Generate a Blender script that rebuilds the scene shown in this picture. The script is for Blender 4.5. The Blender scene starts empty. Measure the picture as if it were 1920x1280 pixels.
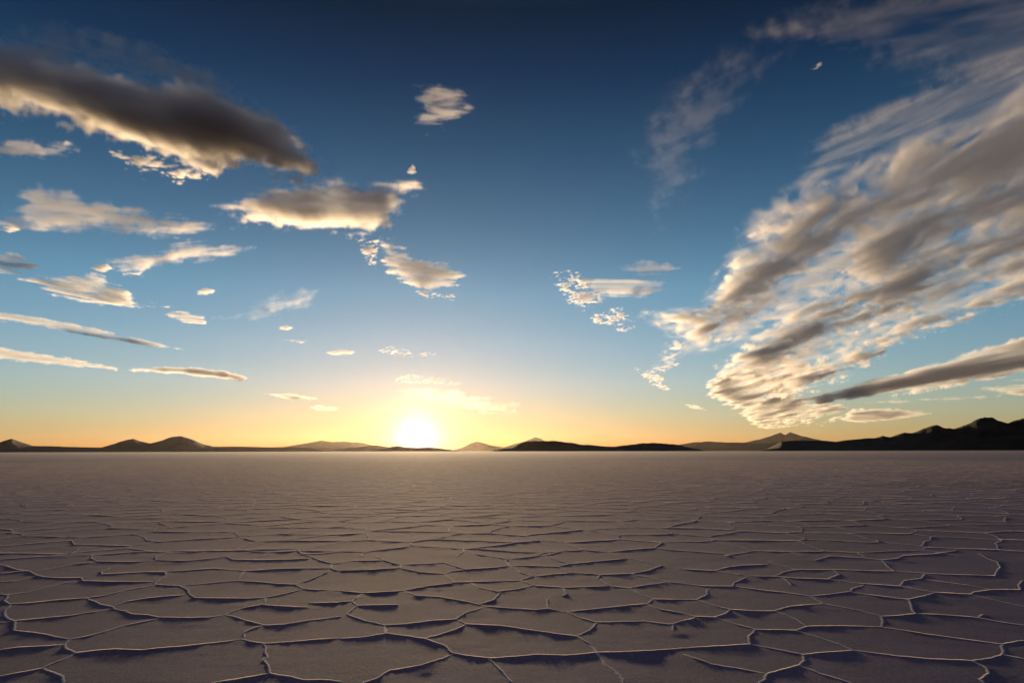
import bpy, bmesh, math, random
import numpy as np
from mathutils import Matrix, Vector

C = bpy.context
S = C.scene
COL = C.collection

# ------------------------------------------------------------------ camera
FPX = 1380.0                       # focal length in pixels of the 1920 px wide photograph
PITCH = math.atan(205.3 / FPX)
ROLL = math.radians(0.134)
CAM_Z = 1.5
fw = Vector((0, math.cos(PITCH), math.sin(PITCH)))
_x = Vector((1, 0, 0))
_u = Vector((0, -math.sin(PITCH), math.cos(PITCH)))
up = (_u + _x * math.sin(ROLL)).normalized()
rt = (_x - _u * math.sin(ROLL)).normalized()
cd = bpy.data.cameras.new('camera')
cam = bpy.data.objects.new('camera', cd)
COL.objects.link(cam)
_m = Matrix((rt, up, -fw)).transposed().to_4x4()
_m.translation = (0, 0, CAM_Z)
cam.matrix_world = _m
cd.sensor_width = 36
cd.lens = 36 * FPX / 1920
cd.clip_start = 0.05
cd.clip_end = 2e6
S.camera = cam


def ray(u, v):
    """Direction of a photograph pixel."""
    return (rt * ((u - 960) / FPX) + up * ((640 - v) / FPX) + fw).normalized()


# ------------------------------------------------------------------ sun, sky, exposure
SUN_DIR = ray(782, 822)
SUN_EL = math.asin(SUN_DIR.z)
SUN_AZ = math.atan2(SUN_DIR.x, SUN_DIR.y)
S.view_settings.view_transform = 'Standard'
S.view_settings.look = 'None'
S.view_settings.gamma = 1
S.view_settings.exposure = 1.5
sl = bpy.data.lights.new('sun', 'SUN')
sl.energy = 2.7
sl.angle = math.radians(0.53)
sl.color = (1.0, 0.69, 0.38)
so = bpy.data.objects.new('sun', sl)
COL.objects.link(so)
so.rotation_euler = (-SUN_DIR).to_track_quat('-Z', 'Y').to_euler()

w = bpy.data.worlds.new('World')
S.world = w
w.use_nodes = True
nt = w.node_tree
bg = nt.nodes['Background']


def nd(tree, kind, **kw):
    n = tree.nodes.new(kind)
    for k, val in kw.items():
        setattr(n, k, val)
    return n


def mth(tree, op, a, b=None, c=None):
    n = nd(tree, 'ShaderNodeMath', operation=op)
    for i, q in enumerate((a, b, c)):
        if q is None:
            continue
        if isinstance(q, (int, float)):
            n.inputs[i].default_value = q
        else:
            tree.links.new(q, n.inputs[i])
    return n.outputs[0]


def ramp(tree, fac, stops, interp='LINEAR'):
    n = nd(tree, 'ShaderNodeValToRGB')
    n.color_ramp.interpolation = interp
    e = n.color_ramp.elements
    e[0].position = stops[0][0]
    e[0].color = (*stops[0][1], 1)
    e[1].position = stops[-1][0]
    e[1].color = (*stops[-1][1], 1)
    for p, cc in stops[1:-1]:
        el = e.new(p)
        el.color = (*cc, 1)
    tree.links.new(fac, n.inputs[0])
    return n.outputs[0]


def mixc(tree, mode, fac, a, b):
    n = nd(tree, 'ShaderNodeMix', data_type='RGBA', blend_type=mode)
    if isinstance(fac, (int, float)):
        n.inputs[0].default_value = fac
    else:
        tree.links.new(fac, n.inputs[0])
    for q, i in ((a, 6), (b, 7)):
        if isinstance(q, tuple):
            n.inputs[i].default_value = (*q, 1)
        else:
            tree.links.new(q, n.inputs[i])
    return n.outputs[2]


sk = nd(nt, 'ShaderNodeTexSky', sky_type='NISHITA')
sk.sun_disc = False
sk.sun_elevation = SUN_EL
sk.sun_rotation = SUN_AZ
sk.altitude = 3650
sk.air_density = 1
sk.dust_density = 1
sk.ozone_density = 3
tc = nd(nt, 'ShaderNodeTexCoord')
sep = nd(nt, 'ShaderNodeSeparateXYZ')
nt.links.new(tc.outputs['Generated'], sep.inputs[0])
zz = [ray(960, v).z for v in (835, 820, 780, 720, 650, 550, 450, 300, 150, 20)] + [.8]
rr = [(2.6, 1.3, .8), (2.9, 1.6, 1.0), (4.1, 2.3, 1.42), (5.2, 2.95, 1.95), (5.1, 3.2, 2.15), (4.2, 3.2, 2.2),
      (2.9, 2.4, 1.75), (1.45, 1.5, 1.25), (.58, .76, .78), (.40, .41, .40), (5.5, 3.2, 2.1)]  # last stop: zenith out of view, brightened and reddened to light the ground
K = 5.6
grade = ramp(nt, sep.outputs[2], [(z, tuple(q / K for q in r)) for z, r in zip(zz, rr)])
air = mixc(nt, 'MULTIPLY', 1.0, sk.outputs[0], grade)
# the aureole of light scattered forward round the low sun, and its disc
dot = nd(nt, 'ShaderNodeVectorMath', operation='DOT_PRODUCT')
nt.links.new(tc.outputs['Generated'], dot.inputs[0])
dot.inputs[1].default_value = SUN_DIR
ang = mth(nt, 'MULTIPLY', mth(nt, 'ARCCOSINE', mth(nt, 'MINIMUM', dot.outputs['Value'], 1.0)), 57.2958)
STR = 0.1 * K / 2.828             # world strength: the table above is relative to 0.1 at exposure 0
UNIT = 1 / (2.828 * STR)          # a world colour that shows as 1.0


def lobe(amp, width, col):
    e = mth(nt, 'MULTIPLY', mth(nt, 'EXPONENT', mth(nt, 'DIVIDE', ang, -width)), amp * UNIT)
    v = nd(nt, 'ShaderNodeVectorMath', operation='SCALE')
    v.inputs[0].default_value = col
    nt.links.new(e, v.inputs['Scale'])
    return v.outputs[0]


def addv(a, b):
    v = nd(nt, 'ShaderNodeVectorMath', operation='ADD')
    nt.links.new(a, v.inputs[0])
    nt.links.new(b, v.inputs[1])
    return v.outputs[0]


tot = addv(air, lobe(5, 0.9, (1, .78, .46)))
tot = addv(tot, lobe(.3, 2.4, (1, .68, .30)))
# pink band added to the unseen sky opposite the sun, to light the ground
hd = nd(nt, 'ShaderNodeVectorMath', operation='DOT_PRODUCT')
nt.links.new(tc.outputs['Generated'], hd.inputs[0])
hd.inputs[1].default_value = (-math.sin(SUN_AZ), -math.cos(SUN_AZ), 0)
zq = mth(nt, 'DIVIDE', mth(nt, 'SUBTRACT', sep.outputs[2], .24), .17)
pink_fill = mth(nt, 'EXPONENT', mth(nt, 'MULTIPLY', mth(nt, 'MULTIPLY', zq, zq), -1.0))
pink_fill = mth(nt, 'MULTIPLY', pink_fill, mth(nt, 'MAXIMUM', hd.outputs['Value'], 0.0))
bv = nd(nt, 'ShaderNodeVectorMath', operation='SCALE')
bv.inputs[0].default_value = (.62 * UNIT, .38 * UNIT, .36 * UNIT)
nt.links.new(pink_fill, bv.inputs['Scale'])
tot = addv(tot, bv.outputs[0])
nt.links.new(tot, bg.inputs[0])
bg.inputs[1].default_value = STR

S.render.engine = 'CYCLES'
cy = S.cycles
cy.use_denoising = True
cy.max_bounces = 8
cy.diffuse_bounces = 2
cy.glossy_bounces = 2
cy.volume_bounces = 2
cy.transparent_max_bounces = 16
cy.use_adaptive_sampling = False
cy.sample_clamp_indirect = 4
# ------------------------------------------------------------------ noise
def _hash(ix, iy, iz, seed):
    h = (ix.astype(np.uint32) * np.uint32(374761393) + iy.astype(np.uint32) * np.uint32(668265263)
         + iz.astype(np.uint32) * np.uint32(2147483647 - 1274126177) + np.uint32(seed * 974711 + 17))
    h = (h ^ (h >> np.uint32(13))) * np.uint32(1274126177)
    h = (h ^ (h >> np.uint32(16))) * np.uint32(2246822519)
    return ((h ^ (h >> np.uint32(15))) & np.uint32(0xFFFFFF)).astype(np.float32) / np.float32(0xFFFFFF)


def vnoise(x, y, z, seed=0):
    x0 = np.floor(x); y0 = np.floor(y); z0 = np.floor(z)
    fx = (x - x0).astype(np.float32); fy = (y - y0).astype(np.float32); fz = (z - z0).astype(np.float32)
    fx = fx * fx * (3 - 2 * fx); fy = fy * fy * (3 - 2 * fy); fz = fz * fz * (3 - 2 * fz)
    ix = x0.astype(np.int64); iy = y0.astype(np.int64); iz = z0.astype(np.int64)
    out = 0
    for dx in (0, 1):
        wx = fx if dx else 1 - fx
        for dy in (0, 1):
            wy = fy if dy else 1 - fy
            for dz in (0, 1):
                wz = fz if dz else 1 - fz
                out = out + wx * wy * wz * _hash(ix + dx, iy + dy, iz + dz, seed)
    return out


def fbm(x, y, z, seed=0, octaves=4, gain=.5):
    a = 1.0; t = 0; n = 0
    for o in range(octaves):
        t = t + a * vnoise(x, y, z, seed + o * 7)
        n += a
        a *= gain
        x = x * 2.03 + 3.1; y = y * 2.03 + 7.7; z = z * 2.03 + 1.3
    return t / n                    # about 0.5 +- 0.2


# ------------------------------------------------------------------ haze
def tag(o, label=None, cat=None, group=None, kind=None):
    if label:
        o['label'] = label
    if cat:
        o['category'] = cat
    if group:
        o['group'] = group
    if kind:
        o['kind'] = kind
    return o


def new_mat(name):
    m = bpy.data.materials.new(name)
    m.use_nodes = True
    t = m.node_tree
    t.nodes.clear()
    out = nd(t, 'ShaderNodeOutputMaterial')
    return m, t, out


def mesh_obj(name, verts, faces, mat, smooth=True):
    me = bpy.data.meshes.new(name)
    verts = np.asarray(verts, np.float32)
    faces = np.asarray(faces, np.int32)
    me.vertices.add(len(verts))
    me.vertices.foreach_set('co', verts.ravel())
    me.loops.add(faces.size)
    me.loops.foreach_set('vertex_index', faces.ravel())
    me.polygons.add(len(faces))
    me.polygons.foreach_set('loop_start', np.arange(len(faces), dtype=np.int32) * faces.shape[1])
    me.polygons.foreach_set('use_smooth', np.full(len(faces), smooth))
    me.update(calc_edges=True)
    me.validate()
    me.materials.append(mat)
    o = bpy.data.objects.new(name, me)
    COL.objects.link(o)
    return o


def grid_faces(nr, nc, off=0):
    i = np.arange(nr - 1)[:, None] * nc + np.arange(nc - 1)[None, :]
    i = i.ravel() + off
    return np.stack((i, i + 1, i + nc + 1, i + nc), -1)


m, t, out = new_mat('evening_air')
pv = nd(t, 'ShaderNodeVolumePrincipled')
pv.inputs['Color'].default_value = (1, .86, .72, 1)
pv.inputs['Absorption Color'].default_value = (1, 1, 1, 1)
pv.inputs['Density'].default_value = 4.5e-7
pv.inputs['Anisotropy'].default_value = .75
t.links.new(pv.outputs[0], out.inputs['Volume'])
HX, HTOP = 124000, 2700
hv = [(x, y, z) for z in (-1, HTOP) for y in (-HX, HX) for x in (-HX, HX)]
hz = mesh_obj('haze', hv, [(0, 2, 3, 1), (4, 5, 7, 6), (0, 1, 5, 4), (2, 6, 7, 3), (0, 4, 6, 2), (1, 3, 7, 5)], m, False)
tag(hz, kind='stuff')

# ------------------------------------------------------------------ hills and mountains, each a ridge with its own distance
def hill_mat(name, a, b, scale):
    m, t, out = new_mat(name)
    p = nd(t, 'ShaderNodeBsdfPrincipled')
    co = nd(t, 'ShaderNodeTexCoord')
    n = nd(t, 'ShaderNodeTexNoise')
    n.inputs['Scale'].default_value = scale
    n.inputs['Detail'].default_value = 8
    n.inputs['Roughness'].default_value = .65
    t.links.new(co.outputs['Object'], n.inputs['Vector'])
    c = ramp(t, n.outputs[0], [(.35, a), (.65, b)])
    t.links.new(c, p.inputs['Base Color'])
    p.inputs['Roughness'].default_value = .95
    p.inputs['Specular IOR Level'].default_value = .1
    t.links.new(p.outputs[0], out.inputs['Surface'])
    return m


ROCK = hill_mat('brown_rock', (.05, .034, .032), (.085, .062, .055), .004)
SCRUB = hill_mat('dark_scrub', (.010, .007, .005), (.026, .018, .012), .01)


def hill(name, label, pts, dist, mat, depth=.16, seed=0, rough=.05, nr=27):
    us = np.arange(pts[0][0], pts[-1][0] + .1, 1.6)
    vs = np.interp(us, [p[0] for p in pts], [p[1] for p in pts])
    nc = len(us)
    fine = fbm(us * .055, us * 0 + seed, us * 0 + 3.3, seed, 5, .6) - .5
    V = []
    ts = np.linspace(-1, 1, nr)
    cols = []
    for u, v, f in zip(us, vs, fine):
        hv = 845.2 + (960 - u) * math.tan(ROLL)           # the horizon below this column
        r = ray(u, v)
        el = math.tan(math.asin(r.z))
        el *= 1 + f * rough * 3
        d = Vector((r.x, r.y, 0)).normalized()
        cols.append((d, max(el, 0.00002)))
    for i, t_ in enumerate(ts):
        for j, (d, el) in enumerate(cols):
            rr_ = dist * (1 + depth * t_)
            crest = el * dist
            s = (1 - abs(t_)) ** 1.15
            V.append((d.x * rr_, d.y * rr_, crest * s))
    V = np.array(V, np.float32)
    hgt = V[:, 2].max()
    k = 5.0 / max(hgt, 1)
    n = fbm(V[:, 0] * k * .5, V[:, 1] * k * .5, V[:, 2] * 0, seed + 3, 5, .6) - .5
    g = 1 - np.abs(np.repeat(ts, nc))
    V[:, 2] *= 1 + n * .6 * np.clip((1 - g) * 2, 0, 1) * np.where(np.repeat(ts, nc) > 0, .3, 1) - 0.0
    V[:, 2] -= np.where(np.abs(np.repeat(ts, nc)) > .99, 4, 0)
    o = mesh_obj(name, V, grid_faces(nr, nc), mat)
    return tag(o, label, 'hill' if 'hill' in name else 'mountain', kind='structure')


hill('mountain', 'long bluish-brown range with two rounded peaks on the horizon away from the dark hills',
     [(-140, 845), (-90, 836), (-40, 838), (0, 828), (22, 822.5), (42, 829), (62, 835.5), (100, 836), (150, 838), (190, 838.5), (215, 831), (235, 824), (250, 821.5), (262, 826),
      (282, 831), (300, 826), (320, 819), (340, 816.5), (355, 821), (380, 831), (400, 837), (450, 836.5), (500, 838), (540, 837.5), (590, 840), (640, 845)], 30000, ROCK, seed=1)
hill('mountain', 'faint golden ridge nearest the sun, beyond the long range',
     [(500, 845), (540, 836), (565, 832), (590, 827), (605, 825), (620, 828), (645, 827), (680, 830), (705, 835), (740, 845)], 100000, ROCK, .1, seed=2)
hill('hill', 'low golden foothill running up to the sun',
     [(590, 845), (630, 842), (660, 839), (690, 835.5), (705, 834), (722, 837), (745, 840), (780, 845)], 46000, ROCK, .12, seed=3)
hill('hill', 'small low hill right below the sun',
     [(684, 845), (700, 842.5), (722, 840.5), (735, 837), (745, 835.5), (760, 838), (782, 839), (805, 838), (820, 839.5), (842, 842.5), (874, 845)], 30000, ROCK, .1, seed=4)
hill('mountain', 'rounded golden peak between the sun and the dark island hill',
     [(845, 845), (868, 838), (882, 831), (894, 828), (906, 830), (922, 835), (945, 838), (985, 845)], 98000, ROCK, .1, seed=5)
hill('mountain', 'hazy peak showing just above the dark island hill',
     [(920, 845), (945, 838), (965, 832), (985, 827), (996, 823), (1004, 819.5), (1014, 822), (1024, 828), (1050, 836), (1080, 845)], 104000, ROCK, .1, seed=6)
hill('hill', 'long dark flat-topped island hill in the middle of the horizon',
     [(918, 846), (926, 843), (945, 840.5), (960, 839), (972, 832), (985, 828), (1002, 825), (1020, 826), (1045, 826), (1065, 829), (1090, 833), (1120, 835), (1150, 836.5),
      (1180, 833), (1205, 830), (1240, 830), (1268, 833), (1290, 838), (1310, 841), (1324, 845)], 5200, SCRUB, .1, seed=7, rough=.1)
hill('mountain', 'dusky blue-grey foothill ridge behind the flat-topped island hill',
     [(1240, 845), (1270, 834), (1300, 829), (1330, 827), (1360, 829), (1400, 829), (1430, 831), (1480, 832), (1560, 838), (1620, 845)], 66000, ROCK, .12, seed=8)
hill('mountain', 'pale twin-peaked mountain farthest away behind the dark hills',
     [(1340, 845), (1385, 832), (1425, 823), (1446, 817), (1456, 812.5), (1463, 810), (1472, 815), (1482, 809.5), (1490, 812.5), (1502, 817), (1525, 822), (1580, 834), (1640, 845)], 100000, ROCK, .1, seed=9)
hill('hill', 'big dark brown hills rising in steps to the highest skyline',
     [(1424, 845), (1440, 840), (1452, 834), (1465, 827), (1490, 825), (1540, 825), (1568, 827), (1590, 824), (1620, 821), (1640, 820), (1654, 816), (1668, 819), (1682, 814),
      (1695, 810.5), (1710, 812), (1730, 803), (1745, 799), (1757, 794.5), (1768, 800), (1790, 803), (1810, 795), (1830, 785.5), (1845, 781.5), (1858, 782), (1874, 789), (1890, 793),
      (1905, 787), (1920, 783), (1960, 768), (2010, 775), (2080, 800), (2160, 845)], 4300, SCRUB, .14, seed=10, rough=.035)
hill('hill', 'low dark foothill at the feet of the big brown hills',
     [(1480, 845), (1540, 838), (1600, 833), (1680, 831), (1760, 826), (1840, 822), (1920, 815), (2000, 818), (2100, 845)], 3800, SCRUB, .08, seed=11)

# ------------------------------------------------------------------ the salt flat: one sheet to the horizon
def salt_mat(name, ridge=False):
    m, t, out = new_mat(name)
    p = nd(t, 'ShaderNodeBsdfPrincipled')
    co = nd(t, 'ShaderNodeTexCoord')

    def noise(scale, detail=6, rough=.6, dist=0.0):
        n = nd(t, 'ShaderNodeTexNoise')
        n.inputs['Scale'].default_value = scale
        n.inputs['Detail'].default_value = detail
        n.inputs['Roughness'].default_value = rough
        n.inputs['Distortion'].default_value = dist
        t.links.new(co.outputs['Object'], n.inputs['Vector'])
        return n.outputs[0]
    if ridge:
        c = ramp(t, noise(60, 4), [(.3, (.50, .41, .38)), (.7, (.62, .52, .48))])
    else:
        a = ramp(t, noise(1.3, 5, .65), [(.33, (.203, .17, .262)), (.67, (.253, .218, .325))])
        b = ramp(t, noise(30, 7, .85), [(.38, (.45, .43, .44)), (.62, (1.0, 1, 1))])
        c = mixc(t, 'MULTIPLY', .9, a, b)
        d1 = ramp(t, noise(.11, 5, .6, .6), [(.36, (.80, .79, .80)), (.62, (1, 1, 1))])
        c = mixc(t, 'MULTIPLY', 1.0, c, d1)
    t.links.new(c, p.inputs['Base Color'])
    p.inputs['Roughness'].default_value = 1.0 if not ridge else .9
    p.inputs['Diffuse Roughness'].default_value = .8
    p.inputs['Specular IOR Level'].default_value = .13 if not ridge else .06
    p.inputs['Specular Tint'].default_value = (.03, .025, .03, 1) if not ridge else (1, 1, 1, 1)
    if ridge:
        p.inputs['Subsurface Weight'].default_value = 1.0
        p.inputs['Subsurface Radius'].default_value = (1.0, .85, .7)
        p.inputs['Subsurface Scale'].default_value = .02
    b1 = nd(t, 'ShaderNodeBump')
    b1.inputs['Strength'].default_value = .9
    b1.inputs['Distance'].default_value = .006
    t.links.new(noise(120 if ridge else 70, 4, .65), b1.inputs['Height'])
    b2 = nd(t, 'ShaderNodeBump')
    b2.inputs['Strength'].default_value = .3
    b2.inputs['Distance'].default_value = .012
    t.links.new(noise(9, 4, .6), b2.inputs['Height'])
    t.links.new(b1.outputs[0], b2.inputs['Normal'])
    t.links.new(b2.outputs[0], p.inputs['Normal'])
    t.links.new(p.outputs[0], out.inputs['Surface'])
    return m


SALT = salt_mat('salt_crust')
RIM = salt_mat('salt_ridge_crystals', True)


def relief(x, y):
    r = np.hypot(x, y)
    fade = np.clip((130 - r) / 70, 0, 1)
    z = (fbm(x * 1.1, y * 1.1, x * 0 + 2.2, 71, 3, .5) - .5) * .0035
    z = z + (fbm(x * 5, y * 5, x * 0 + 9.1, 75, 3, .55) - .5) * .0028
    return z * fade


def dish(d, x, y):
    fade = np.clip((135 - np.hypot(x, y)) / 40, 0, 1)
    w_ = .62
    return .0042 * np.clip(1 - d / w_, 0, 1) ** 2 * fade


# ---- ridges of salt between the slabs; the nearest ones follow the photograph's slabs (pixel lines laid down on the flat)
TRACE = {
0: """0,235 40,243 100,262 165,270 205,293 250,303 340,308 455,307 468,325 600,328 740,330 868,330
868,345 880,330 905,313 935,290 930,275 800,275 660,282 572,287 572,272 620,255
868,345 1010,353 1055,375 1060,395 1095,420 1240,423 1400,424 1495,420
1010,353 1150,340 1320,325 1450,330 1560,340 1660,345 1710,370 1800,376 1920,382
1495,420 1600,398 1710,372
1495,425 1492,445 1470,460 1380,475 1310,498 1265,518
1470,460 1600,468 1740,475
1740,450 1830,448 1920,445
0,400 45,405 150,390 260,360 360,338 455,325
45,405 40,425 25,437 60,455 180,448 330,432 480,422 600,405 720,375 870,350
480,422 560,455 632,470 640,482 700,495 740,512 840,518 890,530 1050,532 1180,530 1265,518
632,470 720,440 830,422 960,410 1050,405
60,455 55,470 30,490 30,520 50,540 85,555 80,605 180,615 290,635 398,655
0,562 85,550 240,535 400,520 560,495 640,482
398,655 520,630 640,595 720,572 890,538
398,655 365,682 370,705 432,730 560,715 650,710 800,715 900,703 1040,692 1200,675 1355,655
1355,655 1375,640 1380,612 1430,590 1490,575
1265,518 1310,525 1400,553 1490,575 1600,570 1720,550 1920,525
1355,655 1430,670 1490,678 1640,668 1780,655 1920,648
1480,680 1495,700 1490,730 1505,750 1480,770 1510,800 1518,845 1560,855 1640,865 1700,882 1820,882 1920,893
1518,845 1440,860 1320,880 1190,900
0,715 100,700 250,692 360,685
432,730 350,770 270,800 240,818 120,840 0,862
240,818 300,840 355,865 355,900
0,330 90,325 205,298
0,205 200,190 390,182 420,160 440,143
390,182 520,180 640,172 740,163 960,158 1300,155 1500,148 1680,145
520,180 512,200 550,215 700,218 810,215 880,208
880,208 880,190 920,172
880,208 1050,212 1180,200 1270,190 1310,175
1270,190 1310,205 1450,207 1600,205 1740,200
1680,145 1680,160 1700,175 1800,172 1920,160
1700,178 1750,190 1800,210 1870,228 1920,225
1870,228 1860,255 1900,268
1860,255 1700,255 1540,258 1380,270 1200,255 1070,265 940,273
1380,270 1360,290 1340,320
1870,265 1810,290 1740,320 1660,345
205,270 330,250 440,228 520,222
0,285 100,272 165,270""",
640: """0,268 180,262 330,252 335,235 240,210 190,180
240,210 80,212 0,220
330,252 440,275 580,285 620,270 700,262
335,235 460,230 580,222 700,260 860,250 945,240
945,240 925,215 940,203 800,182 740,170
940,203 1060,190 1150,182 1250,155
945,240 1080,240 1215,245 1285,230 1220,212 1150,188
945,240 1000,275 1080,300 1000,322 820,328 640,333 600,300 580,288
1080,300 1190,288 1300,280 1260,262 1215,245
1300,280 1400,285 1450,290 1630,285 1720,268 1800,240 1700,215 1600,195
1285,230 1440,215 1600,200
0,382 130,393 350,380 500,352 640,335
130,393 60,440 90,465 30,515 130,548 245,575 380,565 520,548 645,540 700,505 800,475
0,443 60,440
350,380 420,408 550,415 650,432 740,450 820,470 960,480 1090,488 1165,482 1270,502
730,338 770,362 880,385 1000,370 1080,352
895,390 860,430 780,455
1010,322 1090,352 1250,362 1400,358 1500,355
1250,365 1265,400 1240,410
1160,430 1165,482
1440,315 1455,292
1455,315 1520,355 1620,365 1740,345 1820,335
1630,288 1740,305 1820,328 1920,340
1620,368 1680,400 1755,428 1920,430
1755,428 1720,455 1600,465 1450,480 1270,500
1720,458 1790,485 1920,508
1270,502 1320,525 1440,558 1560,555 1700,552 1850,570 1920,550
1440,560 1400,600 1320,637
645,542 700,568 900,578 1050,600 1200,622 1320,637 1390,675 1435,725
700,570 640,600 560,625 465,650
245,575 250,620 370,635 465,650 580,690 620,730 740,750 840,760 1100,740 1250,745 1435,728 1600,725 1750,718 1920,705
0,650 120,642 250,622
630,738 560,765 450,800 270,830 200,875 120,900
835,762 900,830 955,895
1435,728 1480,795 1570,860 1590,900
90,465 160,462 320,460
1865,570 1868,605""",
1280: """0,430 80,430 140,400 135,375 160,365
80,432 200,470 270,487 400,495 515,495 600,470 790,455
270,487 240,510 180,530 60,525 0,508
0,550 70,535
180,532 300,570 415,600 520,600 640,605 700,582 850,578 1000,580 1120,585
1120,585 1125,555 1115,525 980,490 795,455 720,415
720,412 830,400 945,385 950,368 1020,348
0,340 110,353 280,355 290,335 365,300
280,355 430,375 560,388 720,412
515,495 600,525 690,575
1115,525 1220,520 1310,510 1285,475 1270,430
950,390 1100,410 1270,430 1350,412 1410,395
1310,510 1450,515 1640,530 1780,555 1920,575
1660,530 1690,515
415,600 370,640 380,682 200,692 0,705
380,682 550,715 675,740 800,728 960,717 900,690 750,640 640,608
1125,587 1250,605 1420,630 1600,655 1795,682 1920,660
960,717 1200,748 1400,765 1630,775 1740,758 1798,738 1795,682
1800,740 1920,765
1630,777 1700,810 1720,845 1670,880 1695,900
675,742 685,775 655,800 580,820 470,850 460,880 425,900
470,850 350,825 160,793 0,740
655,800 780,850 950,900
1225,355 1245,325 1340,312 1360,288
820,315 1000,340 1225,355 1410,390 1620,400 1640,388 1740,375 1900,375 1890,345 1915,325
1620,402 1780,440 1920,470
365,298 520,300 640,310 820,315 880,290 850,268
515,300 560,278 640,262 760,262 880,262 1050,268 1190,270 1140,230 1120,212
180,268 240,250 330,238 480,232
0,258 180,268 365,298
480,215 520,230 640,260
560,310 610,350
1190,270 1400,285 1600,292 1755,297 1785,250 1770,220 1660,170
1370,318 1600,350 1720,372
740,210 820,185 1000,195 1120,208 1210,198 1245,182 1400,175 1540,155""",
}


def lay(u, v):
    r = ray(u, v)
    k = -CAM_Z / r.z
    return (r.x * k, r.y * k)


def in_traced(x, y):
    """Where the near ridges are traced (the frame's lower part)."""
    q = Vector((x, y, -CAM_Z))
    d = q.dot(fw)
    if d < .5:
        return False
    u = 960 + FPX * q.dot(rt) / d
    v = 640 - FPX * q.dot(up) / d
    return -6 < u < 1926 and 1042 < v < 1286


lines = []
for x0, txt in TRACE.items():
    for ln in txt.split('\n'):
        pts = [tuple(float(q) for q in p.split(',')) for p in ln.split()]
        lines.append(([lay(x0 + a / 3, 980 + b / 3) for a, b in pts], True))

# the rest: slabs grown round scattered centres
from mathutils.geometry import delaunay_2d_cdt
rng = random.Random(12)
seeds = []
SP = 1.36
rowi = 0
yy = .2
while yy < 118:
    half = yy * 1.02 + 5
    sp = SP * (1 if yy < 60 else 1.25)
    xx = -half + (rowi % 2) * sp / 2
    while xx < half:
        seeds.append(Vector((xx + rng.uniform(-.42, .42) * sp, yy + rng.uniform(-.4, .4) * sp)))
        xx += sp
    yy += sp * .88
    rowi += 1
vo, eo, fo, *_r = delaunay_2d_cdt(seeds, [], [], 0, 1e-5)
cen = []
etri = {}
for fi, f in enumerate(fo):
    a, b, c_ = (vo[i] for i in f)
    dd = 2 * (a.x * (b.y - c_.y) + b.x * (c_.y - a.y) + c_.x * (a.y - b.y))
    if abs(dd) < 1e-9:
        cen.append(None)
        continue
    a2, b2, c2 = a.length_squared, b.length_squared, c_.length_squared
    cen.append(((a2 * (b.y - c_.y) + b2 * (c_.y - a.y) + c2 * (a.y - b.y)) / dd, (a2 * (c_.x - b.x) + b2 * (a.x - c_.x) + c2 * (b.x - a.x)) / dd))
    for i in range(3):
        etri.setdefault(tuple(sorted((f[i], f[(i + 1) % 3]))), []).append(fi)
for tr in etri.values():
    if len(tr) == 2 and cen[tr[0]] and cen[tr[1]]:
        p, q = cen[tr[0]], cen[tr[1]]
        L = math.hypot(p[0] - q[0], p[1] - q[1])
        if 0.02 < L < 3:
            lines.append(([p, q], False))


def densify(pts, traced, rng):
    """Finer points along a line, wandering sideways."""
    outp = []
    for (ax, ay), (bx, by) in zip(pts[:-1], pts[1:]):
        L = math.hypot(bx - ax, by - ay)
        r = math.hypot((ax + bx) / 2, (ay + by) / 2)
        stp = max(.013, r * .0035)
        n = max(2 if not traced else 1, int(L / stp))
        ph = rng.uniform(0, 100)
        amp = (.055 if not traced else .022) * min(L, 1.2)
        k = np.arange(n) / n
        s = k * L
        win = np.minimum(1, np.minimum(k, 1 - k) * 6)
        z = s * 0
        off = z
        for fq, am in ((1.3, 1.0), (2.9, .7), (5.3, .45), (9.1, .25)):
            off = off + np.sin(s * fq * rng.uniform(.8, 1.25) + rng.uniform(0, 6.28)) * am
        off = off * amp * .55 * win
        for fq, am in ((31, .0022), (57, .0016), (93, .0012)):
            off = off + np.sin(s * fq * rng.uniform(.7, 1.3) + rng.uniform(0, 6.28)) * am * np.minimum(1, win * 2)
        nx_, ny_ = -(by - ay) / L, (bx - ax) / L
        outp.append(np.stack((ax + (bx - ax) * k + nx_ * off, ay + (by - ay) * k + ny_ * off), -1))
    outp.append(np.array([pts[-1]]))
    return np.concatenate(outp)


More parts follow.
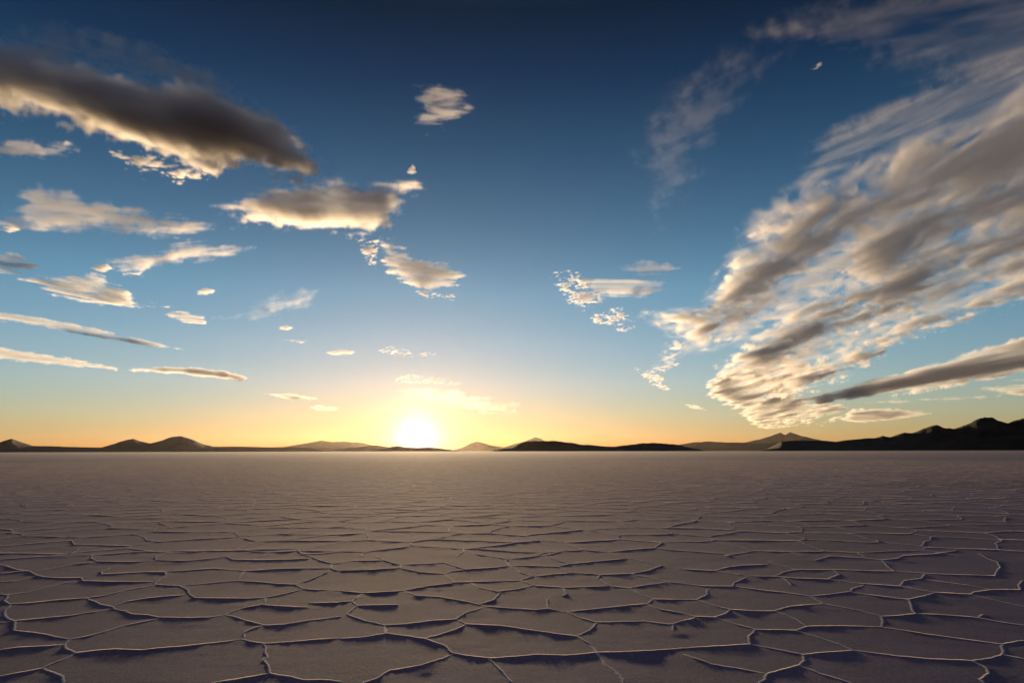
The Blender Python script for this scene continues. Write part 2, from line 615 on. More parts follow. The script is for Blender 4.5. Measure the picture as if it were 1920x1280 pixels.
PROFW = np.array([-.013, -.0062, -.0035, -.0016, .0016, .0035, .0062, .013])
PROFH = np.array([-.15, .1, .5, 1.0, .97, .5, .1, -.15])
LIP = .0011
lens, lipk = [], []
rv, rf = [], []
base = 0
for pts, traced in lines:
    pl = densify(pts, traced, rng)
    if not traced:
        keep = np.array([not in_traced(x, y) for x, y in pl])
        if not keep.any():
            continue
        runs = []
        i = 0
        while i < len(pl):
            if keep[i]:
                j = i
                while j < len(pl) and keep[j]:
                    j += 1
                if j - i > 1:
                    runs.append(pl[i:j])
                i = j
            else:
                i += 1
    else:
        runs = [pl]
    hgt0 = rng.uniform(.75, 1.25) if traced else rng.choice((.5, .8, 1, 1.2, 1.4)) * rng.uniform(.8, 1.1)
    for q in runs:
        if len(q) < 2:
            continue
        d = np.gradient(q, axis=0)
        d /= np.linalg.norm(d, axis=1)[:, None] + 1e-9
        nrm = np.stack((-d[:, 1], d[:, 0]), -1)
        n = len(q)
        r = np.hypot(q[:, 0], q[:, 1])
        jw = np.array([rng.uniform(.75, 1.3) for _ in range(n)])
        endt = np.ones(n)
        if traced:
            e_ = np.minimum(np.arange(n), np.arange(n)[::-1]) / max(n * .25, 1)
            endt = np.clip(e_ + .35, 0, 1)
        jh = endt * np.array([rng.uniform(.88, 1.12) for _ in range(n)]) * hgt0
        H0 = .0004
        W = PROFW[None, :] * (.8 + .2 * jw[:, None])
        X3 = q[:, None, 0] + nrm[:, None, 0] * W
        Y3 = q[:, None, 1] + nrm[:, None, 1] * W
        Z3 = PROFH[None, :] * H0 * (jh * np.clip((125 - r) / 40, .05, 1))[:, None]
        rv.append(np.stack((X3, Y3, Z3), -1).reshape(-1, 3))
        rf.append(grid_faces(n, len(PROFW), base))
        base += n * len(PROFW)
        lens.append(n)
        lipk.extend(jh)
rv = np.concatenate(rv)
rv[:, 2] += relief(rv[:, 0], rv[:, 1]) + dish(np.abs(np.tile(PROFW, len(rv) // len(PROFW))), rv[:, 0], rv[:, 1])
lv = np.stack((rv[3::8], rv[3::8]), 1)                  # the thin upright lip of crystals on each crest
lv[:, :, :2] = ((rv[3::8] + rv[4::8]) / 2)[:, None, :2]
lr = np.hypot(lv[:, 0, 0], lv[:, 0, 1])
lp = (.45 + 1.1 * fbm(lv[:, 0, 0] * 5, lv[:, 0, 1] * 5, lv[:, 0, 0] * 0, 33, 3)) * np.array([rng.uniform(.6, 1.15) for _ in range(len(lv))]) * LIP * np.array(lipk) * np.clip((120 - lr) / 40, .1, 1)
lv[:, 0, 2] -= .001
lv[:, 1, 2] += lp
nl = len(lv)
lf = []
st = 0
for n in lens:
    i = (st + np.arange(n - 1)) * 2
    lf.append(np.stack((i, i + 2, i + 3, i + 1), -1))
    st += n
lf = np.concatenate(lf) + len(rv)
nrf = sum(len(f) for f in rf)
rv = np.concatenate((rv, lv.reshape(-1, 3)))
rf.append(lf)
ridges = mesh_obj('salt_ridges', rv, np.concatenate(rf), RIM)
m, t, out = new_mat('salt_lip_crystals')
df = nd(t, 'ShaderNodeBsdfDiffuse')
df.inputs['Color'].default_value = (.92, .76, .66, 1)
tl = nd(t, 'ShaderNodeBsdfTranslucent')
tl.inputs['Color'].default_value = (.92, .75, .62, 1)
ms = nd(t, 'ShaderNodeMixShader')
ms.inputs[0].default_value = .6
t.links.new(df.outputs[0], ms.inputs[1])
t.links.new(tl.outputs[0], ms.inputs[2])
t.links.new(ms.outputs[0], out.inputs['Surface'])
ridges.data.materials.append(m)
ridges.data.polygons.foreach_set('material_index', np.concatenate((np.zeros(nrf, np.int32), np.ones(len(lf), np.int32))))
tag(ridges, 'thin raised pale ridges of salt outlining the slabs of the flat', 'salt ridges', kind='structure')
rad = np.concatenate(([0.0, .6], 1.2 * 1.0062 ** np.arange(0, 765), 140 * 1.35 ** np.arange(1, 23)))
rad = rad[rad < 118000]
az = np.concatenate((np.linspace(-180, -52, 26)[:-1], np.linspace(-52, 52, 640), np.linspace(52, 180, 26)[1:]))
R_, A_ = np.meshgrid(rad, np.radians(az), indexing='ij')
gx, gy = R_ * np.sin(A_), R_ * np.cos(A_)
gz = relief(gx, gy).ravel()
# each slab is dished: its crust curls up towards the ridges round it
from mathutils.kdtree import KDTree
sel = lv[:, 0]
kd = KDTree(len(sel))
for i, p in enumerate(sel):
    kd.insert((p[0], p[1], 0), i)
kd.balance()
gd = np.full(gz.shape, 9.0, np.float32)
near = np.nonzero((np.hypot(gx, gy).ravel() < 125) & (np.abs(np.arctan2(gx, gy)).ravel() < .95))[0]
fx, fy = gx.ravel(), gy.ravel()
for i in near:
    gd[i] = kd.find((fx[i], fy[i], 0))[2]
gz = gz + dish(gd, fx, fy)
gz = gz.reshape(gx.shape)
gv = np.stack((gx, gy, gz), -1).reshape(-1, 3)
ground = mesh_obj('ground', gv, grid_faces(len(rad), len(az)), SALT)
tag(ground, 'flat crust of dried salt broken into many-sided slabs, reaching to the hills', 'ground', kind='structure')

# ------------------------------------------------------------------ cloud builder
def cells(x, y, seed=0):
    """Distance to the nearest of jittered grid points: small cloudlets."""
    ix = np.floor(x).astype(np.int64); iy = np.floor(y).astype(np.int64)
    best = np.full(np.shape(x), 9.0, np.float32)
    zero = np.zeros_like(ix)
    for dx in (-1, 0, 1):
        for dy in (-1, 0, 1):
            px = ix + dx + _hash(ix + dx, iy + dy, zero, seed)
            py = iy + dy + _hash(ix + dx, iy + dy, zero, seed + 5)
            best = np.minimum(best, np.hypot(px - x, py - y))
    return best


def sdist(u, v, poly):
    """Signed distance (pixels, inside positive) to a closed outline."""
    d = np.full(u.shape, 1e9, np.float32)
    inside = np.zeros(u.shape, bool)
    n = len(poly)
    for i in range(n):
        ax, ay = poly[i]; bx, by = poly[(i + 1) % n]
        ex, ey = bx - ax, by - ay
        t = np.clip(((u - ax) * ex + (v - ay) * ey) / (ex * ex + ey * ey + 1e-9), 0, 1)
        d = np.minimum(d, np.hypot(u - ax - t * ex, v - ay - t * ey))
        if ay != by:
            c = ((ay > v) != (by > v)) & (u < (bx - ax) * (v - ay) / (by - ay) + ax)
            inside ^= c
    return np.where(inside, d, -d)


def cloud_material(dens, aniso, albedo):
    m = bpy.data.materials.new('cloud_droplets')
    m.use_nodes = True
    t = m.node_tree
    t.nodes.clear()
    o = nd(t, 'ShaderNodeOutputMaterial')
    p = nd(t, 'ShaderNodeVolumePrincipled')
    p.inputs['Color'].default_value = (*albedo, 1)
    p.inputs['Density'].default_value = dens
    p.inputs['Anisotropy'].default_value = aniso
    t.links.new(p.outputs[0], o.inputs['Volume'])
    return m


def cloud(label, group, polys, H=4200, T=420, dens=.012, soft=14, ns=700, stretch=(1, 1), rot=0, amp=1.0,
          bias=0.0, kind='thick', seed=1, aniso=.45, wob=0, warp=1.2, gain=.64, fray=None, softup=0, base=None, maxn=420, tilt=5, nz=None, px=1.7, dirpx=None, step=0, albedo=(.99, .985, .98), cell=0, pad=0):
    """A real cloud: a grid of droplets density with its own distance, size and thickness, under the label's object."""
    if fray is None:
        fray = soft * .35
    allp = [p for q in polys + (base[0] if base else []) for p in q]
    us = [p[0] for p in allp]; vs = [p[1] for p in allp]
    pad = pad or 6
    u0, u1, v0, v1 = min(us) - pad, max(us) + pad, min(vs) - pad, max(vs) + pad
    uc, vc = (u0 + u1) / 2, (v0 + v1) / 2
    d = ray(uc, vc)
    el = math.asin(max(d.z, .02))
    dist = min(H / math.sin(el), 105000)
    Pc = Vector((0, 0, CAM_Z)) + d * dist
    hor = Vector((d.x, d.y, 0)).normalized()
    eu = Vector((hor.y, -hor.x, 0))
    beta = max(el + math.radians(tilt), math.radians(17))
    ti = beta - el                                         # how far the sheet rises towards the viewer
    ev = (-hor * math.cos(ti) + Vector((0, 0, 1)) * math.sin(ti)).normalized()
    en = eu.cross(ev).normalized()
    # extent of the outline on the sheet
    def onplane(u, v):
        r = ray(u, v)
        k = (Pc - Vector((0, 0, CAM_Z))).dot(en) / r.dot(en)
        q = Vector((0, 0, CAM_Z)) + r * k - Pc
        return q.dot(eu), q.dot(ev)
    ext = []
    for t in np.linspace(0, 1, 9):
        for (u, v) in ((u0 + (u1 - u0) * t, v0), (u0 + (u1 - u0) * t, v1), (u0, v0 + (v1 - v0) * t), (u1, v0 + (v1 - v0) * t)):
            ext.append(onplane(u, v))
    a0, a1 = min(e[0] for e in ext), max(e[0] for e in ext)
    b0, b1 = min(e[1] for e in ext), max(e[1] for e in ext)
    sh = T / 2 / math.tan(beta)                            # the thickness leans along the line of sight
    b0 -= sh; b1 += sh
    nx = int(min(maxn, max(24, (u1 - u0) / px)))
    ny = int(min(320, max(20, (v1 - v0) / px * 1.25)))
    nz = nz or 14
    xs = np.linspace(a0, a1, nx, dtype=np.float32)
    ys = np.linspace(b0, b1, ny, dtype=np.float32)
    zs = np.linspace(-T / 2, T / 2, nz, dtype=np.float32)
    Z, Y, XX = np.meshgrid(zs, ys, xs, indexing='ij')      # index = ix + nx*(iy + ny*iz)
    wx = Pc.x + XX * eu.x + Y * ev.x + Z * en.x
    wy = Pc.y + XX * eu.y + Y * ev.y + Z * en.y
    wz = Pc.z + XX * eu.z + Y * ev.z + Z * en.z - CAM_Z
    dep = wx * fw.x + wy * fw.y + wz * fw.z
    U = 960 + FPX * (wx * rt.x + wy * rt.y + wz * rt.z) / dep
    V = 640 - FPX * (wx * up.x + wy * up.y + wz * up.z) / dep
    if dirpx:                                              # grain runs along this line of the outline
        q0, q1 = onplane(*dirpx[0]), onplane(*dirpx[1])
        rot = math.degrees(math.atan2(q1[1] - q0[1], q1[0] - q0[0]))
    c, s = math.cos(math.radians(rot)), math.sin(math.radians(rot))
    YS = Y - Z / math.tan(beta)                            # billows lean like the cloud's own sides
    nxx = (XX * c + YS * s) / (ns * stretch[0])
    nyy = (-XX * s + YS * c) / (ns * stretch[1])
    nzz = Z / (ns * 1.5)
    if warp:                                               # bend the grain into curls
        qa = fbm(nxx * .6 + 11, nyy * .6, nzz, seed + 91, 3) - .5
        qb = fbm(nxx * .6, nyy * .6 + 17, nzz, seed + 95, 3) - .5
        nxx = nxx + qa * warp; nyy = nyy + qb * warp
    if wob:                                                # frayed outline: bend the lookup
        U = U + (fbm(nxx * 1.7, nyy * 1.7, nzz, seed + 31, 5, .6) - .5) * wob * 2
        V = V + (fbm(nxx * 1.7, nyy * 1.7, nzz, seed + 61, 5, .6) - .5) * wob * .8
    # outline distances on a raster, then looked up
    gu = np.arange(u0 - 60, u1 + 62, 1.0 if (u1 - u0) < 260 else 2.0)
    gv = np.arange(v0 - 60, v1 + 62, 1.0 if (v1 - v0) < 260 else 2.0)
    GV, GU = np.meshgrid(gv, gu, indexing='ij')
    sd = np.full(GU.shape, -1e9)
    for q in polys:
        sd = np.maximum(sd, sdist(GU, GV, q))
    def look(tab, uu, vv):
        fu = np.clip((uu - gu[0]) / (gu[1] - gu[0]), 0, len(gu) - 1.01)
        fv = np.clip((vv - gv[0]) / (gv[1] - gv[0]), 0, len(gv) - 1.01)
        iu = fu.astype(int); iv = fv.astype(int); fu = fu - iu; fv = fv - iv
        return (tab[iv, iu] * (1 - fu) + tab[iv, iu + 1] * fu) * (1 - fv) + (tab[iv + 1, iu] * (1 - fu) + tab[iv + 1, iu + 1] * fu) * fv
    if base:
        sdb = np.full(GU.shape, -1e9)
        for q in base[0]:
            sdb = np.maximum(sdb, sdist(GU, GV, q))
    D = look(sd, U, V)
    if fray:                                               # ragged rim
        fs = 15 * dist / FPX
        D = D + (fbm(XX / fs, YS * math.sin(beta) / fs, Z / fs * .4, seed + 41, 4, .65) - .5) * 3.2 * fray
    m = np.clip(D / soft, -.6, 1)
    if softup:                                             # the side away from the sun thins out softly
        m = np.minimum(m, np.clip(look(sd, U, V - softup) / (softup * 1.6) + .45, -.6, 1))
    if base:
        mb = np.clip(look(sdb, U, V) / base[1], 0, 1)
    n = fbm(nxx, nyy, nzz, seed, 6, gain)
    n = (n - n.mean()) / n.std() * .5                      # mostly -1 .. 1
    env = np.clip(m * 2 + .6, 0, 1)
    zz = np.abs(Z) / (T / 2)
    if kind == 'wisp':
        f = np.clip(m * .7 + n * amp + bias, 0, 1.2) ** 1.4 * np.clip(m * 1.3 + .2, 0, 1)
        f = f * np.clip(1 - zz * zz, 0, 1)
    elif kind == 'puff':
        cl = cells((XX * c + YS * s) / (cell * stretch[0]) + n * .6, (-XX * s + YS * c) / (cell * stretch[1]) + n * .6, seed)
        f = np.clip((.6 - cl) * 1.7 + n * amp * .45 + (m - 1) * .5 + bias, 0, 1) * env
        f = np.clip((f - zz * .4) * 1.5, 0, 1)
    else:
        f = np.clip(m * .8 + n * amp * .8 + bias, 0, 1.5) * env
        f = np.clip((f - zz * .5) * 1.2, 0, 1.3)
    if base:                                               # a thin mottled sheet joins the thick arms
        n2 = fbm(nxx * 1.6 + 5, nyy * 1.6, nzz, seed + 77, 5, .62)
        n2 = (n2 - n2.mean()) / n2.std() * .5
        f = np.maximum(f, np.clip(mb * (base[2] + n2 * base[3]), 0, 1) * np.clip(1.15 - zz, 0, 1))
    edge = np.ones_like(f)
    edge[0] = 0; edge[-1] = 0; edge[:, 0] = 0; edge[:, -1] = 0; edge[:, :, 0] = 0; edge[:, :, -1] = 0
    f = (f * edge).astype(np.float32)
    me = bpy.data.meshes.new('droplet_points')
    me.vertices.add(nx * ny * nz)
    me.vertices.foreach_set('co', np.stack((XX, Y, Z), -1).astype(np.float32).ravel())
    at = me.attributes.new('grid', 'FLOAT', 'POINT')
    at.data.foreach_set('value', f.ravel())
    src = bpy.data.objects.new('droplet_points', me)
    vol = bpy.data.volumes.new('cloud')
    ob = bpy.data.objects.new('cloud', vol)
    COL.objects.link(ob)
    mw = Matrix((eu, ev, en)).transposed().to_4x4()
    mw.translation = Pc
    ob.matrix_world = mw
    mat = cloud_material(dens, aniso, albedo)
    vol.materials.append(mat)
    vol.render.step_size = step or (T / 7 if el > .2 else T / 4.5)
    # the grid becomes a volume
    g = bpy.data.node_groups.new('droplet_grid', 'GeometryNodeTree')
    g.interface.new_socket('Geometry', in_out='INPUT', socket_type='NodeSocketGeometry')
    g.interface.new_socket('Geometry', in_out='OUTPUT', socket_type='NodeSocketGeometry')
    oi = g.nodes.new('GeometryNodeObjectInfo')
    oi.inputs['Object'].default_value = src
    go = g.nodes.new('NodeGroupOutput')
    vc_ = g.nodes.new('GeometryNodeVolumeCube')
    mn = (float(a0), float(b0), -T / 2); mx = (float(a1), float(b1), T / 2)
    vc_.inputs['Min'].default_value = mn
    vc_.inputs['Max'].default_value = mx
    for k, q in (('Resolution X', nx), ('Resolution Y', ny), ('Resolution Z', nz)):
        vc_.inputs[k].default_value = q
    pos = g.nodes.new('GeometryNodeInputPosition')
    spx = g.nodes.new('ShaderNodeSeparateXYZ')
    g.links.new(pos.outputs[0], spx.inputs[0])
    idx = None
    for k, (lo, hi, cnt, mul) in enumerate(((mn[0], mx[0], nx, 1), (mn[1], mx[1], ny, nx), (mn[2], mx[2], nz, nx * ny))):
        q = mth(g, 'SUBTRACT', spx.outputs[k], lo)
        q = mth(g, 'ROUND', mth(g, 'MULTIPLY', q, (cnt - 1) / (hi - lo)))
        q = mth(g, 'MULTIPLY', q, float(mul))
        idx = q if idx is None else mth(g, 'ADD', idx, q)
    na = g.nodes.new('GeometryNodeInputNamedAttribute')
    na.data_type = 'FLOAT'
    na.inputs[0].default_value = 'grid'
    si = g.nodes.new('GeometryNodeSampleIndex')
    si.data_type = 'FLOAT'; si.domain = 'POINT'; si.clamp = True
    g.links.new(oi.outputs['Geometry'], si.inputs['Geometry'])
    g.links.new(na.outputs[0], si.inputs['Value'])
    g.links.new(idx, si.inputs['Index'])
    g.links.new(si.outputs[0], vc_.inputs['Density'])
    sm = g.nodes.new('GeometryNodeSetMaterial')
    sm.inputs['Material'].default_value = mat
    g.links.new(vc_.outputs[0], sm.inputs['Geometry'])
    g.links.new(sm.outputs[0], go.inputs[0])
    md = ob.modifiers.new('droplets', 'NODES')
    md.node_group = g
    ob['label'] = label
    ob['category'] = 'cloud'
    if group:
        ob['group'] = group
    return ob
# ------------------------------------------------------------------ the clouds
GR = 'clouds over the salt flat'
# upper left
cloud('large dark grey cloud with a bright cream lower edge, highest on its side', GR,
      [[(-80, 95), (60, 88), (200, 100), (330, 112), (400, 140), (470, 190), (545, 248), (608, 318), (575, 338), (470, 306),
        (390, 318), (330, 308), (270, 287), (180, 262), (100, 232), (-80, 195)]],
      T=520, dens=0.0085, soft=46, ns=520, stretch=(1.5, 1), dirpx=((60, 190), (400, 290)), amp=.55, bias=.1, seed=3, wob=26, fray=20, softup=34, px=1.5)
cloud('thin dark veil trailing above the large dark grey cloud', GR,
      [[(-80, 60), (120, 50), (300, 85), (400, 125), (430, 165), (330, 165), (150, 150), (-80, 150)]],
      T=300, dens=.0045, soft=46, ns=620, stretch=(2, .8), dirpx=((60, 60), (380, 140)), amp=.7, bias=.05, kind='wisp', seed=13, wob=24)
cloud('scattered cream cloudlets under the edge of the large dark cloud', GR,
      [[(205, 285), (290, 290), (400, 318), (398, 345), (340, 350), (240, 325)]],
      T=140, dens=0.0084, soft=20, ns=220, kind='puff', cell=110, stretch=(1.3, 1.2), seed=4, amp=1.5, bias=-0.05)
cloud('flat pale cream cloud bank at the edge under the dark cloud', GR,
      [[(-80, 262), (40, 262), (120, 268), (155, 288), (100, 296), (-80, 300)]],
      T=160, dens=0.0048, soft=14, ns=420, stretch=(2.5, .8), amp=.8, bias=.05, seed=15, wob=10)
cloud('boat-shaped cream cloud with a dark grey core', GR,
      [[(395, 380), (440, 378), (480, 352), (520, 342), (640, 328), (690, 340), (775, 335), (797, 352), (760, 370), (745, 405),
        (735, 428), (700, 437), (600, 435), (520, 425), (440, 420), (462, 402)]],
      T=420, dens=.0036, soft=32, ns=420, stretch=(1.8, .9), amp=.6, bias=.15, softup=14, fray=14, seed=5, gain=0.7, wob=14)
cloud('tiny cream cloudlet above the tip of the boat-shaped cloud', GR,
      [[(757, 322), (772, 309), (787, 322), (772, 329)]], T=120, dens=0.0084, soft=7, ns=160, amp=.7, bias=.3, seed=16, wob=4, px=1)
cloud('cream cloud of ragged billows below the boat-shaped cloud', GR,
      [[(712, 450), (750, 462), (778, 484), (805, 490), (845, 495), (870, 512), (852, 532), (790, 548), (757, 530), (728, 507), (718, 482)]],
      T=200, dens=0.0027, soft=18, ns=300, stretch=(1.7, .8), amp=.8, bias=0.2, seed=6, gain=0.7, wob=14, px=1.3)
cloud('loose small cloudlets round the ragged billows', GR,
      [[(665, 448), (712, 448), (705, 505), (690, 500)], [(780, 545), (855, 552), (850, 563), (800, 560)]],
      T=110, dens=0.0084, soft=10, ns=170, kind='puff', cell=95, stretch=(1.2, 1.2), seed=17, amp=1.5, bias=-0.05, px=1.2)
cloud('lone mottled pale cloud high in the clear blue', GR,
      [[(776, 162), (820, 146), (852, 162), (885, 208), (862, 238), (808, 252), (776, 236), (784, 198)]],
      T=110, dens=0.0024, soft=26, ns=190, stretch=(2.2, .8), amp=0.7, bias=-0.05, kind='wisp', seed=18, wob=14, px=1.3)
# left, wispy
cloud('long pale cream wisp with a feathered tail', GR,
      [[(-40, 402), (30, 392), (45, 350), (90, 350), (165, 374), (260, 394), (330, 402), (440, 396), (380, 432), (320, 450), (200, 434), (100, 436), (-40, 428)]],
      T=180, dens=0.0036, soft=26, ns=560, stretch=(2.6, .8), dirpx=((60, 400), (430, 425)), amp=.6, bias=.12, kind='wisp', seed=7, wob=24)
cloud('softer pale wisp with an upturned tail below the long wisp', GR,
      [[(140, 492), (230, 488), (300, 472), (345, 444), (390, 456), (470, 464), (425, 488), (330, 492), (262, 518), (180, 510)]],
      T=160, dens=0.0036, soft=22, ns=520, stretch=(2.6, .8), dirpx=((150, 505), (450, 470)), amp=.6, bias=.1, kind='wisp', seed=8, wob=22)
cloud('small grey cloud bank at the edge above the streak', GR,
      [[(-60, 474), (30, 478), (75, 496), (60, 516), (-60, 512)]], T=150, dens=0.0032, soft=10, ns=380, stretch=(2.2, .8), amp=.8, bias=.05, seed=19, wob=8)
cloud('broken cream cloud bar sloping down to a string of cloudlets', GR,
      [[(30, 524), (65, 518), (120, 520), (180, 514), (240, 540), (262, 566), (245, 578), (170, 568), (100, 552)], [(250, 568), (292, 570), (290, 578), (255, 578)]],
      T=180, dens=0.0035, soft=12, ns=330, stretch=(3, .7), dirpx=((40, 530), (250, 572)), amp=.95, bias=.0, seed=20, gain=0.7, wob=10, px=1.3)
cloud('string of small cloudlets trailing from the broken cloud bar', GR,
      [[(310, 582), (345, 584), (385, 592), (386, 608), (350, 604), (312, 594)], [(300, 570), (322, 572), (318, 580), (300, 578)]],
      T=130, dens=0.0036, soft=7, ns=260, stretch=(2.6, .8), amp=.9, bias=.08, seed=21, wob=6, px=1.2)
cloud('single small white cloudlet over the faint veil', GR,
      [[(365, 546), (385, 540), (408, 543), (400, 551), (372, 553)]], T=130, dens=0.0042, soft=6, ns=240, stretch=(2, .8), amp=.7, bias=.2, seed=22, wob=5, px=1)
cloud('faint veil of high cloud rising to one side', GR,
      [[(385, 600), (450, 580), (520, 548), (595, 536), (605, 556), (560, 586), (470, 600)]],
      T=150, dens=0.0014, soft=26, ns=700, stretch=(3, .8), dirpx=((400, 595), (600, 545)), amp=0.35, bias=.05, kind='wisp', seed=23, wob=12)
cloud('long thin cream streak, the upper of two', GR,
      [[(-40, 582), (60, 592), (160, 612), (260, 634), (348, 655), (270, 648), (180, 632), (80, 612), (-40, 596)]],
      T=130, dens=0.0033, soft=7, ns=700, stretch=(3, .6), dirpx=((10, 595), (340, 652)), amp=.65, bias=.25, seed=24, wob=6, px=1.3)
cloud('long thin cream streak, the lower of two', GR,
      [[(-40, 648), (20, 654), (120, 670), (220, 688), (218, 695), (120, 686), (-40, 668)]],
      T=130, dens=0.00308, soft=6, ns=420, stretch=(2, .7), dirpx=((10, 660), (210, 690)), amp=.75, bias=.2, seed=25, wob=6, px=1.3)
cloud('smooth lens cloud with a dark top and bright rim', GR,
      [[(225, 694), (300, 689), (360, 689), (420, 696), (468, 708), (455, 714), (380, 706), (300, 698)]],
      T=300, dens=0.004, soft=7, ns=900, stretch=(3, 1), amp=.3, bias=0.3, seed=26, wob=3, px=1.2)
cloud('thin dark-topped sliver of cloud low over the range', GR,
      [[(490, 738), (545, 739), (608, 748), (550, 749)]], T=220, dens=0.003, soft=4, ns=800, stretch=(3, 1), amp=.4, bias=.4, seed=27, wob=2, px=1)
cloud('small white sliver of cloud beside the sun glow', GR,
      [[(578, 762), (600, 760), (634, 763), (630, 770), (590, 769)]], T=180, dens=0.0025, soft=4, ns=600, stretch=(2, 1), amp=.5, bias=.3, seed=28, wob=3, px=1)
for lab, q, sd_ in (('tiny white cloudlet, upper of a close pair', [(520, 615), (535, 611), (550, 614), (540, 619)], 30),
                    ('tiny white cloudlet, lower of a close pair', [(534, 637), (556, 637), (580, 638), (565, 643), (540, 642)], 31),
                    ('flat white cloudlet between the sun and the long streaks', [(612, 661), (640, 655), (674, 658), (660, 666), (625, 666)], 32)):
    cloud(lab, GR, [q], T=150, dens=0.0036, soft=5, ns=350, stretch=(2, .8), amp=.7, bias=.25, seed=sd_, wob=4, px=1)
cloud('pair of grainy white cloudlets straight above the sun', GR,
      [[(708, 654), (740, 650), (776, 656), (774, 668), (735, 669)], [(785, 662), (818, 662), (810, 667), (788, 667)]],
      T=130, dens=0.0036, soft=9, ns=300, kind='puff', cell=200, stretch=(1.2, 1.2), seed=33, bias=0.05, px=1)
cloud('row of grainy white cloudlets just above the sun glow', GR,
      [[(738, 706), (770, 703), (820, 708), (872, 718), (850, 722), (790, 718), (742, 716)]],
      T=150, dens=0.003, soft=7, ns=400, kind='puff', cell=270, stretch=(1.3, 1.3), seed=34, bias=0.08, px=1)
cloud('golden veil of high cloud spread above the sun', GR,
      [[(745, 728), (850, 724), (900, 744), (985, 764), (960, 782), (900, 784), (840, 764), (760, 750)]],
      T=200, dens=0.0012, soft=24, ns=1800, stretch=(4, 1), amp=.6, bias=.1, kind='wisp', seed=35, wob=8, px=1.3)
# middle right
cloud('patch of mottled white cloudlets with a feathered tail', GR,
      [[(1028, 514), (1075, 508), (1100, 522), (1130, 548), (1132, 570), (1090, 580), (1055, 556)]],
      T=110, dens=0.0054, soft=16, ns=200, kind='puff', cell=105, stretch=(1.3, 1.3), seed=36, amp=1.5, bias=-0.05, px=1.1)
cloud('feathered veil reaching out from the mottled patch', GR,
      [[(1085, 516), (1180, 512), (1245, 530), (1250, 545), (1200, 560), (1110, 556)]],
      T=130, dens=0.0022, soft=14, ns=560, stretch=(4, .7), dirpx=((1090, 535), (1245, 540)), amp=.7, bias=.02, kind='wisp', seed=37, wob=10)
cloud('small lens-shaped pale cloud above the feathered veil', GR,
      [[(1166, 500), (1190, 489), (1240, 491), (1278, 502), (1250, 515), (1200, 519)]],
      T=150, dens=0.003, soft=14, ns=420, stretch=(3, .7), amp=.6, bias=.15, kind='wisp', seed=38, wob=8, px=1.3)
cloud('bright grainy cloudlets off the tip of the great cloud', GR,
      [[(1106, 596), (1130, 580), (1165, 578), (1195, 600), (1170, 607), (1115, 606)], [(1150, 612), (1195, 611), (1185, 620), (1155, 620)]],
      T=110, dens=0.0056, soft=10, ns=220, kind='puff', cell=105, stretch=(1.3, 1.3), seed=39, amp=1.5, bias=-0.05, px=1.1)
cloud('grainy cream cloudlets under the tip of the great cloud', GR,
      [[(1190, 690), (1230, 684), (1275, 680), (1240, 700), (1262, 734), (1235, 728), (1200, 704)]],
      T=170, dens=0.003, soft=9, ns=420, kind='puff', cell=210, stretch=(1.3, 1.2), seed=40, amp=1.5, bias=-0.05, px=1.1)
cloud('faint thin cream sliver low beside the great cloud', GR,
      [[(1272, 754), (1300, 756), (1328, 768), (1300, 768)]], T=160, dens=0.0036, soft=5, ns=600, stretch=(3, 1), amp=.6, bias=.15, seed=41, wob=3, px=1)
# the great cloud of the right
cloud('great streaked cloud bank sweeping up from the dark hills, cream along its leading edge', GR,
      [[(1215, 592), (1310, 582), (1350, 532), (1385, 470), (1430, 412), (1520, 350), (1650, 300), (1800, 240), (2000, 140),
        (2000, 300), (1800, 370), (1650, 430), (1540, 500), (1450, 562), (1390, 618), (1290, 655), (1242, 672), (1290, 640), (1262, 608)],
       [(1340, 698), (1400, 645), (1480, 595), (1570, 535), (1680, 465), (1820, 405), (2000, 340), (2000, 470), (1840, 520), (1700, 580), (1580, 632), (1480, 680), (1400, 712)],
       [(1600, 340), (1700, 290), (1820, 255), (2000, 190), (2000, 500), (1840, 535), (1700, 585), (1610, 560), (1570, 500), (1560, 420)],
       [(1450, 744), (1490, 706), (1570, 662), (1690, 606), (1830, 545), (2000, 470), (2000, 530), (1820, 588), (1690, 641), (1570, 708), (1500, 738)]],
      H=5000, T=400, dens=.0021, soft=46, ns=620, stretch=(1.75, .85), dirpx=((1340, 700), (1920, 330)), amp=.85, bias=0.17, seed=9, wob=30, step=250, px=1.4, nz=11, gain=.72, maxn=600, fray=14, warp=1.8,
      base=([[(1195, 598), (1225, 578), (1310, 572), (1345, 520), (1370, 460), (1410, 395), (1500, 325), (1650, 270), (1800, 200), (2000, 100),
             (2000, 535), (1820, 592), (1690, 645), (1570, 712), (1480, 742), (1400, 735), (1345, 712), (1345, 688), (1395, 650), (1280, 665), (1238, 674), (1285, 640)]], 46, .2, .34))
cloud('billowed cream head of the great cloud bank low over the hills', GR,
      [[(1325, 738), (1345, 688), (1420, 668), (1500, 668), (1560, 690), (1500, 742), (1560, 758), (1600, 772), (1540, 790), (1430, 800), (1385, 776)]],
      H=4200, T=420, dens=0.002475, soft=18, ns=900, stretch=(2.6, .7), dirpx=((1360, 760), (1560, 700)), amp=.85, bias=.05, seed=42, step=120, wob=16, px=1.3)
cloud('dark grey cloud bar slanting down to the dark hills', GR,
      [[(1490, 748), (1600, 718), (1720, 688), (2000, 612), (2000, 680), (1810, 718), (1660, 744), (1540, 754)]],
      H=4600, T=480, dens=0.00252, soft=16, ns=1100, stretch=(4, .8), dirpx=((1500, 748), (1920, 660)), amp=.55, bias=.25, seed=43, step=130, wob=10)
cloud('low grey cloud pointing out over the dark hills', GR,
      [[(1570, 786), (1600, 768), (1680, 766), (1745, 774), (1690, 786), (1610, 792)]],
      H=4200, T=420, dens=0.0021, soft=8, ns=900, stretch=(3, .8), amp=.6, bias=.25, seed=44, wob=6)
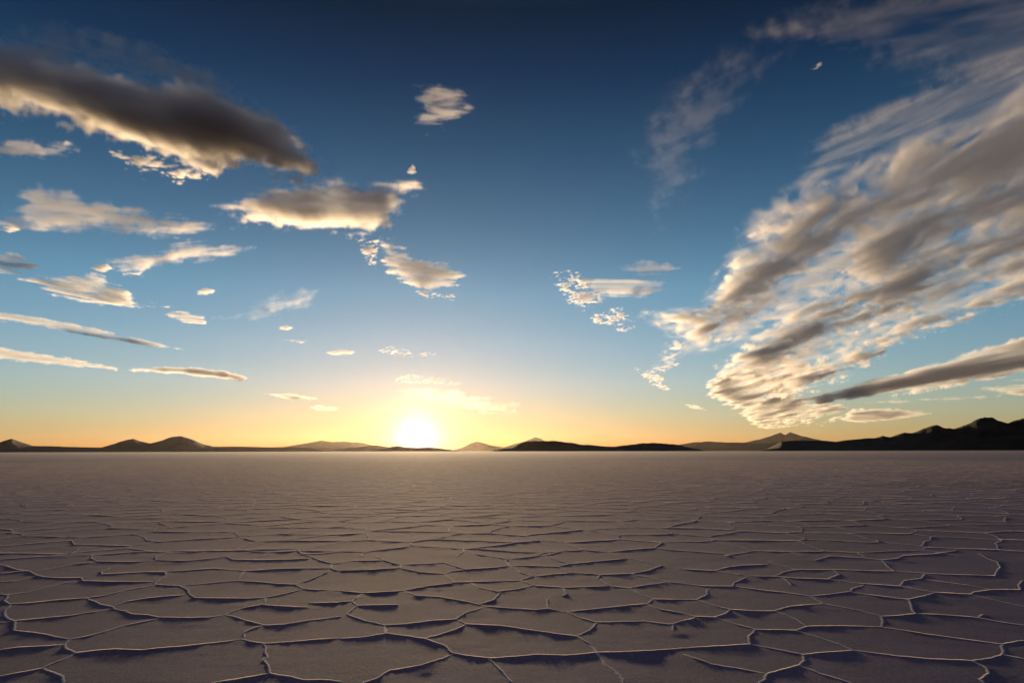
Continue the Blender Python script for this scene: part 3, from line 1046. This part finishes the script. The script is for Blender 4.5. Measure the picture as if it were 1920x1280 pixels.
cloud('thin cream streak below the dark grey cloud bar', GR,
      [[(1590, 752), (1750, 744), (1880, 740), (1875, 748), (1740, 753), (1620, 758)]],
      H=4200, T=220, dens=0.002, soft=6, ns=1100, stretch=(4, .8), amp=.7, bias=.1, seed=45, wob=5)
cloud('pale cream bank at the edge of view low over the hills', GR,
      [[(1830, 728), (1900, 714), (2000, 700), (2000, 740), (1900, 742)]],
      H=4200, T=220, dens=.0035, soft=8, ns=1100, stretch=(3, .8), amp=.7, bias=.1, seed=46, wob=5, kind='wisp')
cloud('tiny cream streak lowest above the twin-peaked mountain', GR,
      [[(1425, 800), (1460, 796), (1500, 797), (1440, 804)]], H=4200, T=200, dens=.004, soft=4, ns=900, stretch=(3, 1), amp=.6, bias=.2, seed=47, wob=3, px=1)
# high veils
cloud('faint greenish veil standing apart in the deep blue', GR,
      [[(1180, 240), (1250, 160), (1380, 80), (1480, 90), (1440, 200), (1350, 300), (1300, 380), (1225, 430), (1190, 380)]],
      H=6500, T=300, dens=.0002, soft=85, ns=1100, stretch=(1.7, 0.8), dirpx=((1210, 300), (1420, 200)), amp=0.35, bias=.0, kind='wisp', seed=48, wob=26, px=2.2)
cloud('high brown-grey streaks across the upper corner', GR,
      [[(1400, 60), (1560, 0), (1700, -60), (2000, -60), (2000, 150), (1850, 170), (1700, 150), (1540, 130)]],
      H=6500, T=350, dens=.00026, soft=60, ns=1100, stretch=(3, .8), dirpx=((1450, 120), (1900, 20)), amp=.7, bias=.05, kind='wisp', seed=49, wob=26, px=2.2)
cloud('pale streaked veil above the great cloud bank', GR,
      [[(1470, 330), (1540, 250), (1650, 190), (1800, 130), (2000, 60), (2000, 260), (1800, 280), (1650, 310), (1540, 345)]],
      H=6000, T=320, dens=.00033, soft=40, ns=900, stretch=(3.4, .7), dirpx=((1480, 330), (1900, 140)), amp=.75, bias=.05, kind='wisp', seed=50, wob=22, px=2)
cloud('tiny white cloudlet among the high streaks', GR,
      [[(1518, 130), (1535, 118), (1548, 117), (1530, 130)]], T=90, dens=0.0084, soft=6, ns=150, amp=.6, bias=0.1, seed=51, wob=7, px=1)
cloud('small bright cloudlets set in the softer pale wisp', GR,
      [[(172, 502), (200, 494), (218, 505), (190, 513)], [(226, 511), (272, 507), (264, 518), (230, 517)]],
      T=120, dens=.006, soft=7, ns=260, stretch=(2, .8), amp=.7, bias=.2, seed=60, wob=6, px=1.1)
cloud('tiny cream cloudlet near the blunt end of the long wisp', GR,
      [[(2, 428), (22, 423), (38, 431), (18, 438)]], T=110, dens=.008, soft=7, ns=180, stretch=(1.6, .8), amp=.7, bias=.15, seed=61, wob=6, px=1.1)
